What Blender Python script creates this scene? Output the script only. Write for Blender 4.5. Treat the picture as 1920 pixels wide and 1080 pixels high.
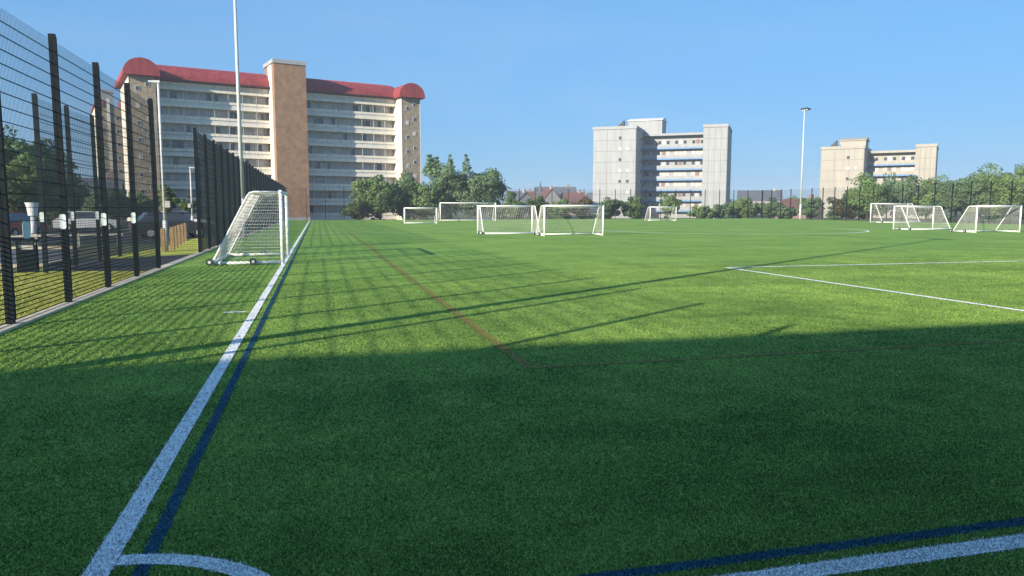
import bpy, bmesh, math, random
import numpy as np
from mathutils import Vector, Matrix

for o in list(bpy.data.objects): bpy.data.objects.remove(o)
SC = bpy.context.scene
COL = SC.collection
rad = math.radians
# ------------------------------------------------------------------ camera, sky, sun, exposure
CAM_H, PITCH, YAW, FOCAL = 1.65, 6.1155, 14.533, 1400.0
cd = bpy.data.cameras.new('camera'); cam = bpy.data.objects.new('camera', cd); COL.objects.link(cam)
cam.location = (0, 0, CAM_H); cam.rotation_euler = (rad(90 - PITCH), 0, rad(-YAW))
cd.sensor_fit = 'HORIZONTAL'; cd.sensor_width = 36; cd.lens = 36 * FOCAL / 1920
cd.clip_start = 0.05; cd.clip_end = 6000
SC.camera = cam
SUN_HEAD, SUN_EL = 235.0, 19.2           # compass-like: clockwise from +Y
w = bpy.data.worlds.new('World'); SC.world = w; w.use_nodes = True
wn = w.node_tree.nodes; wl = w.node_tree.links
bg = wn['Background']
sky = wn.new('ShaderNodeTexSky'); sky.sky_type = 'NISHITA'; sky.sun_disc = False
sky.sun_elevation = rad(SUN_EL); sky.sun_rotation = rad(SUN_HEAD)
sky.altitude = 0; sky.air_density = 1.5; sky.dust_density = 0.0; sky.ozone_density = 10.0
# the photograph's soft tonal response, applied evenly to the whole sky
gm = wn.new('ShaderNodeGamma'); gm.inputs[1].default_value = 0.32; wl.new(sky.outputs[0], gm.inputs[0])
tn = wn.new('ShaderNodeVectorMath'); tn.operation = 'MULTIPLY'; tn.inputs[1].default_value = (0.60, 1.10, 1.68); wl.new(gm.outputs[0], tn.inputs[0])
# faint uneven high haze over the whole sky
tcw = wn.new('ShaderNodeTexCoord'); mpw = wn.new('ShaderNodeVectorMath'); mpw.operation = 'MULTIPLY'; mpw.inputs[1].default_value = (1.2, 1.6, 5.0); wl.new(tcw.outputs['Generated'], mpw.inputs[0])
nzw = wn.new('ShaderNodeTexNoise'); nzw.inputs['Scale'].default_value = 1.6; nzw.inputs['Detail'].default_value = 7; nzw.inputs['Distortion'].default_value = 0.6; wl.new(mpw.outputs[0], nzw.inputs['Vector'])
mrw = wn.new('ShaderNodeMapRange'); mrw.inputs[1].default_value = 0.42; mrw.inputs[2].default_value = 0.78; mrw.inputs[4].default_value = 0.16; wl.new(nzw.outputs['Fac'], mrw.inputs[0])
mxw = wn.new('ShaderNodeMix'); mxw.data_type = 'RGBA'; wl.new(mrw.outputs[0], mxw.inputs[0]); wl.new(tn.outputs[0], mxw.inputs[6]); mxw.inputs[7].default_value = (1.9, 2.3, 2.6, 1)
wl.new(mxw.outputs[2], bg.inputs[0]); bg.inputs[1].default_value = 0.142
sd = bpy.data.lights.new('sun', 'SUN'); sd.energy = 4.0; sd.angle = rad(0.53); sd.color = (1.0, 0.90, 0.74)
sun = bpy.data.objects.new('sun', sd); COL.objects.link(sun)
sv = Vector((math.sin(rad(SUN_HEAD)) * math.cos(rad(SUN_EL)), math.cos(rad(SUN_HEAD)) * math.cos(rad(SUN_EL)), math.sin(rad(SUN_EL))))
sun.rotation_euler = (-sv).to_track_quat('-Z', 'Y').to_euler()
SC.view_settings.view_transform = 'Standard'; SC.view_settings.look = 'None'
SC.view_settings.exposure = 1.15; SC.view_settings.gamma = 1.0
SC.render.engine = 'CYCLES'
SC.cycles.max_bounces = 6; SC.cycles.diffuse_bounces = 3; SC.cycles.transparent_max_bounces = 8

rnd = random.Random(11)
# ------------------------------------------------------------------ materials
MATS = {}
def mat(name, col, rough=0.8, var=0.0, scale=3.0, col2=None, bump=0.0, bscale=40.0, metal=0.0, spec=0.3, detail=4.0, streak=False):
    if name in MATS: return MATS[name]
    m = bpy.data.materials.new(name); m.use_nodes = True; MATS[name] = m
    nt = m.node_tree; p = nt.nodes['Principled BSDF']
    p.inputs['Roughness'].default_value = rough; p.inputs['Metallic'].default_value = metal
    p.inputs['Specular IOR Level'].default_value = spec
    c1 = (*col, 1); c2 = (*(col2 if col2 else [max(0, c * (1 - var)) for c in col]), 1)
    tc = nt.nodes.new('ShaderNodeNewGeometry')
    n = nt.nodes.new('ShaderNodeTexNoise'); n.inputs['Scale'].default_value = scale; n.inputs['Detail'].default_value = detail
    if streak:      # rain streaks: stretched down the wall
        mp = nt.nodes.new('ShaderNodeVectorMath'); mp.operation = 'MULTIPLY'; mp.inputs[1].default_value = (1, 1, 0.14)
        nt.links.new(tc.outputs['Position'], mp.inputs[0]); nt.links.new(mp.outputs[0], n.inputs['Vector'])
    else: nt.links.new(tc.outputs['Position'], n.inputs['Vector'])
    r = nt.nodes.new('ShaderNodeValToRGB'); r.color_ramp.elements[0].position = 0.32; r.color_ramp.elements[1].position = 0.68
    r.color_ramp.elements[0].color = c1; r.color_ramp.elements[1].color = c2
    nt.links.new(n.outputs['Fac'], r.inputs['Fac']); nt.links.new(r.outputs[0], p.inputs['Base Color'])
    if bump:
        n2 = nt.nodes.new('ShaderNodeTexNoise'); n2.inputs['Scale'].default_value = bscale; n2.inputs['Detail'].default_value = 3
        nt.links.new(tc.outputs['Position'], n2.inputs['Vector'])
        b = nt.nodes.new('ShaderNodeBump'); b.inputs['Strength'].default_value = bump; b.inputs['Distance'].default_value = 0.03
        nt.links.new(n2.outputs['Fac'], b.inputs['Height']); nt.links.new(b.outputs[0], p.inputs['Normal'])
    return m

def turf_mat(name, a, b, blades=False, rough=0.9, sp=0.12):
    """a, b: the two fibre tones; large soft patches plus fine mottling"""
    m = bpy.data.materials.new(name); m.use_nodes = True; MATS[name] = m
    nt = m.node_tree; N = nt.nodes; L = nt.links; p = N['Principled BSDF']
    p.inputs['Roughness'].default_value = rough; p.inputs['Specular IOR Level'].default_value = sp
    g = N.new('ShaderNodeNewGeometry')
    def noise(sc, det=3, vec=None):
        n = N.new('ShaderNodeTexNoise'); n.inputs['Scale'].default_value = sc; n.inputs['Detail'].default_value = det
        L.new(vec or g.outputs['Position'], n.inputs['Vector']); return n.outputs['Fac']
    def math_(op, x, y):
        k = N.new('ShaderNodeMath'); k.operation = op
        for i, v in enumerate((x, y)):
            if isinstance(v, (int, float)): k.inputs[i].default_value = v
            else: L.new(v, k.inputs[i])
        return k.outputs[0]
    big = noise(0.35, 2); mid = noise(2.3, 3); fine = noise(60, 2)
    if blades:
        at = N.new('ShaderNodeAttribute'); at.attribute_name = 'tint'; fine = at.outputs['Fac']
    f = math_('ADD', math_('MULTIPLY', math_('SUBTRACT', big, 0.5), 0.9), math_('MULTIPLY', math_('SUBTRACT', mid, 0.5), 0.7))
    sc = N.new('ShaderNodeVectorMath'); sc.operation = 'MULTIPLY'; sc.inputs[1].default_value = (0.10, 0.85, 1.0); L.new(g.outputs['Position'], sc.inputs[0])
    sc2 = N.new('ShaderNodeVectorMath'); sc2.operation = 'MULTIPLY'; sc2.inputs[1].default_value = (1.3, 0.05, 1.0); L.new(g.outputs['Position'], sc2.inputs[0])
    band = math_('ADD', math_('SUBTRACT', noise(1.0, 2, sc.outputs[0]), 0.5), math_('MULTIPLY', math_('SUBTRACT', noise(1.0, 2, sc2.outputs[0]), 0.5), 0.8))
    f = math_('ADD', math_('ADD', f, math_('MULTIPLY', band, 0.55)), fine)
    r = N.new('ShaderNodeValToRGB'); r.color_ramp.elements[0].position = 0.15; r.color_ramp.elements[1].position = 0.85
    r.color_ramp.elements[0].color = (*a, 1); r.color_ramp.elements[1].color = (*b, 1)
    L.new(f, r.inputs[0]); L.new(r.outputs[0], p.inputs['Base Color'])
    if blades:
        # fibres lie in a soft pile, so they shade partly like the pile they belong to
        v = N.new('ShaderNodeVectorMath'); v.operation = 'SCALE'; v.inputs['Scale'].default_value = 0.32
        L.new(g.outputs['Normal'], v.inputs[0])
        v2 = N.new('ShaderNodeVectorMath'); v2.operation = 'ADD'; v2.inputs[1].default_value = (0, 0, 0.75)
        L.new(v.outputs[0], v2.inputs[0])
        v3 = N.new('ShaderNodeVectorMath'); v3.operation = 'NORMALIZE'; L.new(v2.outputs[0], v3.inputs[0])
        L.new(v3.outputs[0], p.inputs['Normal'])
    else:
        bp = N.new('ShaderNodeBump'); bp.inputs['Strength'].default_value = 0.35; bp.inputs['Distance'].default_value = 0.02
        L.new(noise(95, 3), bp.inputs['Height']); L.new(bp.outputs[0], p.inputs['Normal'])
    return m

TA, TB = (0.130, 0.232, 0.042), (0.245, 0.380, 0.070)
M_TURF = turf_mat('turf', TA, TB)
M_TURFB = turf_mat('turf_fibre', (0.075, 0.155, 0.033), (0.340, 0.500, 0.100), True)
M_WHITE_T = turf_mat('white_turf', (0.84, 0.82, 0.78), (0.92, 0.90, 0.86))
M_WHITE_TB = turf_mat('white_turf_fibre', (0.66, 0.65, 0.64), (0.97, 0.95, 0.91), True)
M_BLUE_T = turf_mat('blue_turf', (0.022, 0.080, 0.12), (0.035, 0.11, 0.155))
M_BLUE_TB = turf_mat('blue_turf_fibre', (0.022, 0.080, 0.12), (0.035, 0.11, 0.155), True)
M_RED_T = turf_mat('red_turf', (0.26, 0.16, 0.05), (0.22, 0.27, 0.06))
M_RED_TB = turf_mat('red_turf_fibre', (0.26, 0.13, 0.045), (0.23, 0.27, 0.06), True)
M_DRY = turf_mat('dry_grass', (0.35, 0.40, 0.06), (0.62, 0.58, 0.11))
M_FIELD = mat('far_ground', (0.07, 0.10, 0.03), 0.95, col2=(0.12, 0.11, 0.05), scale=0.08)
M_ASPH = mat('asphalt', (0.055, 0.055, 0.06), 0.9, 0.35, 1.5, bump=0.4, bscale=60)
M_ROAD = mat('road_asphalt', (0.16, 0.165, 0.18), 0.85, 0.25, 0.8, bump=0.3, bscale=50)
M_KERB = mat('concrete_edging', (0.64, 0.54, 0.40), 0.85, 0.3, 4)
M_FENCE = mat('fence_paint', (0.007, 0.014, 0.020), 0.6, 0.3, 6, spec=0.15)
M_WIRE = mat('fence_wire', (0.010, 0.018, 0.024), 0.7, 0.2, 6, spec=0.08)
M_TAG = mat('post_plate', (0.62, 0.72, 0.72), 0.4, 0.1, 10)
M_GOAL = mat('goal_white', (0.80, 0.80, 0.78), 0.35, 0.12, 8, spec=0.45)
M_NET = mat('goal_net', (0.62, 0.60, 0.56), 0.8, 0.1, 8)
M_TYRE = mat('wheel_rubber', (0.03, 0.05, 0.045), 0.8, 0.3, 20)
M_GALV = mat('galvanised_steel', (0.56, 0.57, 0.57), 0.5, 0.15, 3, spec=0.4)
M_DARK = mat('dark_metal', (0.03, 0.03, 0.035), 0.5, 0.3, 5)
M_CREAM = mat('cream_concrete', (0.72, 0.66, 0.54), 0.85, 0.25, 1.6, streak=True)
M_CREAM2 = mat('cream_band', (0.80, 0.74, 0.62), 0.8, 0.22, 1.8, streak=True)
M_INFILL = mat('balcony_infill', (0.64, 0.63, 0.60), 0.7, 0.15, 2)
M_RECESS = mat('recess_wall', (0.70, 0.66, 0.60), 0.85, 0.15, 0.7)
M_FRAME = mat('window_frame', (0.46, 0.46, 0.45), 0.5, 0.1, 3)
M_GLASS = mat('window_glass', (0.06, 0.065, 0.08), 0.12, 0.4, 0.6, spec=0.8)
M_CURT = mat('curtained_glass', (0.58, 0.56, 0.53), 0.35, 0.45, 0.9, spec=0.5)
M_ROOF = mat('red_roof', (0.32, 0.060, 0.068), 0.75, 0.35, 1.4, streak=True, spec=0.15)
M_STONE = mat('pebbledash', (0.36, 0.29, 0.21), 0.95, col2=(0.22, 0.18, 0.13), scale=2.2, bump=0.6, bscale=14)
M_WHITEC = mat('white_cladding', (0.345, 0.357, 0.365), 0.8, 0.16, 1.2, streak=True)
M_WARMC = mat('warm_cladding', (0.375, 0.352, 0.302), 0.8, 0.16, 1.2, streak=True)
M_BLUEF = mat('blue_fascia', (0.15, 0.29, 0.52), 0.55, 0.2, 2)
M_JOINT = mat('panel_joint', (0.23, 0.215, 0.19), 0.9, 0.2, 2)
M_BARK = mat('bark', (0.10, 0.075, 0.05), 0.95, 0.4, 6)
M_TIMBER = mat('timber', (0.30, 0.21, 0.12), 0.85, 0.3, 6)
M_TILE = mat('roof_tile', (0.17, 0.085, 0.07), 0.85, 0.35, 1.2)
M_SLATE = mat('slate', (0.11, 0.12, 0.14), 0.7, 0.3, 1.2)
M_RENDERW = mat('house_render', (0.36, 0.34, 0.31), 0.9, 0.2, 0.8)
M_RENDERP = mat('pale_render', (0.68, 0.66, 0.62), 0.9, 0.1, 0.8)
M_PINK = mat('pink_brick', (0.28, 0.19, 0.16), 0.9, 0.25, 1.6)

def brick_mat(name, a, b, mortar, sc=1.0):
    m = bpy.data.materials.new(name); m.use_nodes = True; MATS[name] = m
    nt = m.node_tree; N = nt.nodes; L = nt.links; p = N['Principled BSDF']; p.inputs['Roughness'].default_value = 0.9
    tc = N.new('ShaderNodeTexCoord'); sx = N.new('ShaderNodeSeparateXYZ'); L.new(tc.outputs['Object'], sx.inputs[0])
    ad = N.new('ShaderNodeMath'); ad.operation = 'ADD'; L.new(sx.outputs[0], ad.inputs[0]); L.new(sx.outputs[1], ad.inputs[1])
    cb = N.new('ShaderNodeCombineXYZ'); L.new(ad.outputs[0], cb.inputs[0]); L.new(sx.outputs[2], cb.inputs[1])
    br = N.new('ShaderNodeTexBrick'); br.inputs['Scale'].default_value = sc; br.inputs['Brick Width'].default_value = 0.225; br.inputs['Row Height'].default_value = 0.075
    br.inputs['Mortar Size'].default_value = 0.008
    br.inputs['Color1'].default_value = (*a, 1); br.inputs['Color2'].default_value = (*b, 1); br.inputs['Mortar'].default_value = (*mortar, 1)
    L.new(cb.outputs[0], br.inputs['Vector'])
    n = N.new('ShaderNodeTexNoise'); n.inputs['Scale'].default_value = 0.9; n.inputs['Detail'].default_value = 8; n.inputs['Roughness'].default_value = 0.7; L.new(tc.outputs['Object'], n.inputs['Vector'])
    mp = N.new('ShaderNodeMapRange'); mp.inputs[1].default_value = 0.3; mp.inputs[2].default_value = 0.7; mp.inputs[3].default_value = 0.66; mp.inputs[4].default_value = 1.22; L.new(n.outputs['Fac'], mp.inputs[0])
    mx = N.new('ShaderNodeVectorMath'); mx.operation = 'SCALE'; L.new(br.outputs['Color'], mx.inputs[0]); L.new(mp.outputs[0], mx.inputs['Scale'])
    L.new(mx.outputs[0], p.inputs['Base Color'])
    return m
M_BRICK = brick_mat('brown_brick', (0.32, 0.165, 0.085), (0.25, 0.125, 0.065), (0.30, 0.24, 0.18))
M_BRICK2 = brick_mat('red_brick', (0.30, 0.12, 0.07), (0.24, 0.10, 0.06), (0.36, 0.32, 0.28))

def leaf_mat(name, a, b):
    m = bpy.data.materials.new(name); m.use_nodes = True; MATS[name] = m
    nt = m.node_tree; N = nt.nodes; L = nt.links; p = N['Principled BSDF']
    p.inputs['Roughness'].default_value = 0.6; p.inputs['Specular IOR Level'].default_value = 0.25
    at = N.new('ShaderNodeAttribute'); at.attribute_name = 'tint'
    r = N.new('ShaderNodeValToRGB'); r.color_ramp.elements[0].color = (*a, 1); r.color_ramp.elements[1].color = (*b, 1)
    L.new(at.outputs['Fac'], r.inputs[0]); L.new(r.outputs[0], p.inputs['Base Color'])
    ao = N.new('ShaderNodeAttribute'); ao.attribute_name = 'outward'; g = N.new('ShaderNodeNewGeometry')
    k1 = N.new('ShaderNodeVectorMath'); k1.operation = 'SCALE'; k1.inputs['Scale'].default_value = 0.55; L.new(g.outputs['Normal'], k1.inputs[0])
    k2 = N.new('ShaderNodeVectorMath'); k2.operation = 'ADD'; L.new(k1.outputs[0], k2.inputs[0]); L.new(ao.outputs['Vector'], k2.inputs[1])
    k3 = N.new('ShaderNodeVectorMath'); k3.operation = 'NORMALIZE'; L.new(k2.outputs[0], k3.inputs[0]); L.new(k3.outputs[0], p.inputs['Normal'])
    tr = N.new('ShaderNodeBsdfTranslucent'); L.new(r.outputs[0], tr.inputs[0])
    mx = N.new('ShaderNodeMixShader'); mx.inputs[0].default_value = 0.30
    L.new(p.outputs[0], mx.inputs[1]); L.new(tr.outputs[0], mx.inputs[2]); L.new(mx.outputs[0], N['Material Output'].inputs['Surface'])
    return m
LEAF = {'mid': leaf_mat('leaf_mid', (0.095, 0.165, 0.055), (0.215, 0.325, 0.100)),
        'dark': leaf_mat('leaf_dark', (0.078, 0.140, 0.062), (0.165, 0.260, 0.105)),
        'blue': leaf_mat('leaf_bluegreen', (0.088, 0.158, 0.080), (0.195, 0.300, 0.130)),
        'light': leaf_mat('leaf_light', (0.075, 0.115, 0.030), (0.17, 0.22, 0.060)),
        'brown': leaf_mat('leaf_brownish', (0.070, 0.070, 0.022), (0.150, 0.130, 0.045))}

# ------------------------------------------------------------------ object helpers
def link(o, parent=None):
    COL.objects.link(o)
    if parent is not None: o.parent = parent
    return o
def tag(o, label=None, cat=None, group=None, kind=None):
    if label: o['label'] = label
    if cat: o['category'] = cat
    if group: o['group'] = group
    if kind: o['kind'] = kind
    return o
def empty(name, loc=(0, 0, 0), rz=0.0):
    o = bpy.data.objects.new(name, None); o.location = loc; o.rotation_euler = (0, 0, rz); o.empty_display_size = 0.3
    return link(o)
class MB:
    def __init__(s): s.v = []; s.f = []
    def box(s, x0, x1, y0, y1, z0, z1):
        b = len(s.v)
        s.v += [(x0, y0, z0), (x1, y0, z0), (x1, y1, z0), (x0, y1, z0), (x0, y0, z1), (x1, y0, z1), (x1, y1, z1), (x0, y1, z1)]
        s.f += [(b, b+3, b+2, b+1), (b+4, b+5, b+6, b+7), (b, b+1, b+5, b+4), (b+1, b+2, b+6, b+5), (b+2, b+3, b+7, b+6), (b+3, b, b+4, b+7)]
        return s
    def tube(s, pts, r, n=6, r1=None, cap=True):
        pts = [Vector(p) for p in pts]; k = len(pts); base = len(s.v)
        for i, p in enumerate(pts):
            d = (pts[min(i+1, k-1)] - pts[max(i-1, 0)]).normalized()
            a = d.cross(Vector((0, 0, 1)) if abs(d.z) < 0.9 else Vector((1, 0, 0))).normalized(); b = d.cross(a)
            rr = r if r1 is None else r + (r1 - r) * i / (k - 1)
            for j in range(n):
                t = 2 * math.pi * (j + 0.5) / n
                s.v.append(tuple(p + a * math.cos(t) * rr + b * math.sin(t) * rr))
        for i in range(k-1):
            for j in range(n):
                q = base + i*n; s.f.append((q+j, q+(j+1) % n, q+n+(j+1) % n, q+n+j))
        if cap:
            s.f.append(tuple(base + j for j in range(n))[::-1]); s.f.append(tuple(base + (k-1)*n + j for j in range(n)))
        return s
    def poly(s, pts):
        b = len(s.v); s.v += [tuple(p) for p in pts]; s.f.append(tuple(range(b, b + len(pts)))); return s
    def prism(s, prof, axis, a0, a1):
        """prof: 2-D outline; axis 'x' -> (y,z), 'y' -> (x,z), 'z' -> (x,y)"""
        def P(q, a): return {'x': (a, q[0], q[1]), 'y': (q[0], a, q[1]), 'z': (q[0], q[1], a)}[axis]
        b = len(s.v); n = len(prof)
        s.v += [P(q, a0) for q in prof] + [P(q, a1) for q in prof]
        s.f += [tuple(range(b, b+n))[::-1], tuple(range(b+n, b+2*n))]
        s.f += [(b+i, b+(i+1) % n, b+n+(i+1) % n, b+n+i) for i in range(n)]
        return s
    def data(s, name, m, smooth=False):
        me = bpy.data.meshes.new(name); me.from_pydata(s.v, [], s.f); me.materials.append(m); me.validate(); me.update()
        bm = bmesh.new(); bm.from_mesh(me); bmesh.ops.recalc_face_normals(bm, faces=bm.faces); bm.to_mesh(me); bm.free()
        if smooth: me.polygons.foreach_set('use_smooth', [True] * len(me.polygons))
        return me
    def build(s, name, m, parent=None, smooth=False, loc=None):
        o = bpy.data.objects.new(name, s.data(name, m, smooth))
        if loc: o.location = loc
        return link(o, parent)
BOXC = {}
def boxpart(name, dims, m, parent, loc, bev=0.0):
    """a box with its origin at the lower front left corner; alike pieces share one mesh"""
    k = (tuple(round(d, 3) for d in dims), m.name)
    if k not in BOXC: BOXC[k] = MB().box(0, dims[0], 0, dims[1], 0, dims[2]).data(name, m)
    o = bpy.data.objects.new(name, BOXC[k]); o.location = loc
    return link(o, parent)
def copy_tree(o, parent=None):
    c = o.copy(); link(c)
    if parent is not None: c.parent = parent
    for ch in o.children: copy_tree(ch, c)
    return c
def head(a): return Vector((math.sin(rad(a)), math.cos(rad(a)), 0))

# ------------------------------------------------------------------ ground
def sheet(name, pts, z, m):
    o = MB().poly([(x, y, z) for x, y in pts]).build(name, m); tag(o, kind='structure'); return o
FX, NY, FY, RX = -4.2, -1.4, 106.0, 68.5          # turf edges: left fence, near end, far end, right side
g = MB()
# one sheet to the horizon, a little lower beyond the pitch
gx = [-900, -400, -60, -20, FX - 0.3, 70, 120, 500, 900]; gy = [-400, -200, -40, 60, 108, 116, 200, 600, 900]
def gz(x, y): return -0.05 if (y < 110 and x < 75) else -0.85
vi = {}
for i, x in enumerate(gx):
    for j, y in enumerate(gy): vi[i, j] = len(g.v); g.v.append((x, y, gz(x, y)))
for i in range(len(gx)-1):
    for j in range(len(gy)-1): g.f.append((vi[i, j], vi[i+1, j], vi[i+1, j+1], vi[i, j+1]))
tag(g.build('ground', M_FIELD), kind='structure')
sheet('pitch', [(FX + 0.13, NY), (RX, NY), (RX, FY), (FX + 0.13, FY)], 0.0, M_TURF)
sheet('grass_verge', [(-16, -2), (FX - 0.14, -2), (FX - 0.14, 110), (-6.6, 110), (-6.6, 33), (-7.4, 24.5), (-7.4, 22.0), (-16, 19.2)], -0.03, M_DRY)
sheet('path', [(-7.2, 22.6), (-4.35, 21.6), (FX - 0.10, 21.9), (FX - 0.10, 29.2), (-5.3, 28.6), (-6.4, 27.4), (-8.0, 27.8)], -0.022, M_ASPH)
sheet('road', [(-60, 17), (-7.6, 24.2), (-7.6, 26.2), (-9.6, 34.5), (-60, 33.0)], -0.03, M_ROAD)
sheet('car_park', [(-60, 38.5), (-7.2, 39.5), (-7.2, 64), (-60, 64)], -0.03, M_ASPH)
k = MB().box(-0.10, 0.13, -3.4, 109, -0.1, 0.035)
tag(k.build('concrete_edging', M_KERB, loc=(FX, 0, 0)), kind='structure')
kb = MB()
for a, b in (((-60, 17), (-7.6, 24.2)), ((-7.6, 24.2), (-7.6, 26.2)), ((-9.6, 34.5), (-60, 33.0))):
    d = Vector((b[0]-a[0], b[1]-a[1], 0)).normalized(); n = Vector((-d.y, d.x, 0)) * 0.07
    kb.prism([(a[0]-n.x, a[1]-n.y), (b[0]-n.x, b[1]-n.y), (b[0]+n.x, b[1]+n.y), (a[0]+n.x, a[1]+n.y)], 'z', -0.06, 0.08)
tag(kb.build('kerb', M_KERB), kind='structure')

# ------------------------------------------------------------------ pitch markings (coloured turf inlaid in the green)
GL = 2.80                                   # near goal line
TL, TR, GF = -1.01, 62.6, 99.4
WL = 0.115
CXC, CYC = 30.8, 51.1
def strip(a, b, wd):
    a = Vector((*a, 0)); b = Vector((*b, 0)); d = (b-a).normalized(); n = Vector((-d.y, d.x, 0)) * wd / 2
    return [tuple((a-n).xy), tuple((b-n).xy), tuple((b+n).xy), tuple((a+n).xy)]
def arc(c, r, a0, a1, wd, n):
    out = []
    for i in range(n):
        t0 = rad(a0 + (a1-a0)*i/n); t1 = rad(a0 + (a1-a0)*(i+1)/n)
        out.append([(c[0]+(r-wd/2)*math.cos(t0), c[1]+(r-wd/2)*math.sin(t0)), (c[0]+(r+wd/2)*math.cos(t0), c[1]+(r+wd/2)*math.sin(t0)),
                    (c[0]+(r+wd/2)*math.cos(t1), c[1]+(r+wd/2)*math.sin(t1)), (c[0]+(r-wd/2)*math.cos(t1), c[1]+(r-wd/2)*math.sin(t1))])
    return out
h2 = WL/2
MARKS = [
 ('white_touchline', 'w', [strip((TL, GL-h2), (TL, GF), WL)], 'x', 3),
 ('white_goal_line', 'w', [strip((TL+h2, GL), (TR, GL), WL)], 'x', 3),
 ('white_corner_arc', 'w', arc((TL, GL), 0.90, 4.0, 86.0, 0.10, 18), 'x', 3),
 ('white_penalty_box_side', 'w', [strip((10.95, GL+h2), (10.95, 18.5+h2), WL)], 'x', 3),
 ('white_penalty_box_front', 'w', [strip((10.95+h2, 18.5), (50.7, 18.5), WL)], 'x', 3),
 ('white_halfway_line', 'w', [strip((TL+h2, CYC), (TR, CYC), 0.10)], 'x', 3),
 ('white_centre_circle', 'w', arc((CXC-0.6, CYC + 0.6), 10.1, 176, 362, 0.17, 72), 'x', 3),
 ('white_far_goal_line', 'w', [strip((TL+h2, GF), (TR, GF), 0.10)], 'x', 3),
 ('white_corner_distance_mark', 'w', [strip((-1.48, 12.47), (-1.15, 12.47), 0.10)], 'x', 3),
 ('blue_side_line', 'b', [strip((-0.82, 2.97-0.04), (-0.82, 97), 0.066)], 'x', 2),
 ('blue_end_line', 'b', [strip((-0.78, 2.985), (60, 2.985), 0.07)], 'x', 2),
 ('red_side_line', 'r', [strip((2.08, 7.32-0.045), (2.08, 52), 0.12)], 'x', 1),
 ('red_end_line', 'r', [strip((2.14, 7.32), (40, 7.32), 0.09)], 'x', 1),
]
MM = {'w': (M_WHITE_T, M_WHITE_TB), 'b': (M_BLUE_T, M_BLUE_TB), 'r': (M_RED_T, M_RED_TB)}
# turf fibres near the camera: real geometry, thinning out with distance
rs = np.random.default_rng(5)
pts = []; sizes = []
edges = np.concatenate([np.arange(1.6, 6, 0.4), np.arange(6, 12, 1.0), np.arange(12, 26.1, 2.0)])
for y0, y1 in zip(edges[:-1], edges[1:]):
    ym = (y0 + y1) / 2
    xa = max(FX + 0.145, -0.44 * y1 - 0.9); xb = 1.22 * y1 + (3.5 if y1 < 8 else 1.5)
    dens = 26000 * (3.4 / max(ym, 2.9)) ** 2.55
    if ym > 17: dens *= (26 - ym) / 9
    n = int(dens * (xb - xa) * (y1 - y0))
    pts.append(np.stack([rs.uniform(xa, xb, n), rs.uniform(y0, y1, n)], 1)); sizes.append(np.full(n, max(1.0, (ym / 4.2) ** 0.6)))
pts = np.concatenate(pts); sizes = np.concatenate(sizes); NB = len(pts)
cls = np.zeros(NB, int)
def inquad(P, q):
    s = np.ones(len(P), bool); t = np.ones(len(P), bool)
    for i in range(4):
        a = q[i]; b = q[(i+1) % 4]
        c = (b[0]-a[0])*(P[:, 1]-a[1]) - (b[1]-a[1])*(P[:, 0]-a[0])
        s &= c >= 0; t &= c <= 0
    return s | t
jit = pts + rs.normal(0, 0.009, pts.shape)
for i, (nm, c, quads, _, pr) in sorted(enumerate(MARKS), key=lambda t: t[1][4]):
    for q in quads:
        qa = np.array(q)
        if qa[:, 1].min() > 26.2: continue
        cls[inquad(jit, q)] = i + 1
def fibre_arrays(sel):
    P = pts[sel]; S = sizes[sel]; n = len(P)
    hgt = rs.uniform(0.005, 0.013, n) * S ** 0.35; wid = rs.uniform(0.0035, 0.0060, n) * S
    an = rs.uniform(0, 2*np.pi, n); ti = rs.uniform(0.0, 1.0, n) * 0.8; ta = rs.uniform(0, 2*np.pi, n)
    z0 = 0.003
    V = np.zeros((n, 3, 3))
    V[:, 0] = np.stack([P[:, 0] - np.cos(an)*wid, P[:, 1] - np.sin(an)*wid, np.full(n, z0)], 1)
    V[:, 1] = np.stack([P[:, 0] + np.cos(an)*wid, P[:, 1] + np.sin(an)*wid, np.full(n, z0)], 1)
    V[:, 2] = np.stack([P[:, 0] + np.cos(ta)*ti*hgt, P[:, 1] + np.sin(ta)*ti*hgt, z0 + hgt], 1)
    return V.reshape(-1, 3), 0.5 + (rs.uniform(0.0, 1.0, n) - 0.5) * np.clip(4.2 / P[:, 1], 0.22, 0.9)
def raw_mesh(name, V, tris_n, mats, quads=None, tint=None):
    """quads: list of 2-D quads laid flat first, then tris_n loose triangles from V"""
    qv = np.array([(x, y, 0.006) for q in (quads or []) for x, y in q]).reshape(-1, 3); nq = len(quads or [])
    allv = np.concatenate([qv, V]) if nq else V
    me = bpy.data.meshes.new(name); nl = nq*4 + tris_n*3
    me.vertices.add(len(allv)); me.vertices.foreach_set('co', allv.astype(np.float32).ravel())
    me.loops.add(nl); me.loops.foreach_set('vertex_index', np.arange(nl, dtype=np.int32))
    me.polygons.add(nq + tris_n)
    st = np.concatenate([np.arange(nq)*4, nq*4 + np.arange(tris_n)*3]).astype(np.int32)
    me.polygons.foreach_set('loop_start', st)
    for m in mats: me.materials.append(m)
    if len(mats) > 1: me.polygons.foreach_set('material_index', np.concatenate([np.zeros(nq), np.ones(tris_n)]).astype(np.int32))
    at = me.attributes.new('tint', 'FLOAT', 'FACE')
    at.data.foreach_set('value', np.concatenate([np.full(nq, 0.5), tint if tint is not None else np.zeros(0)]).astype(np.float32))
    me.update(calc_edges=True); me.validate()
    return me
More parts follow.
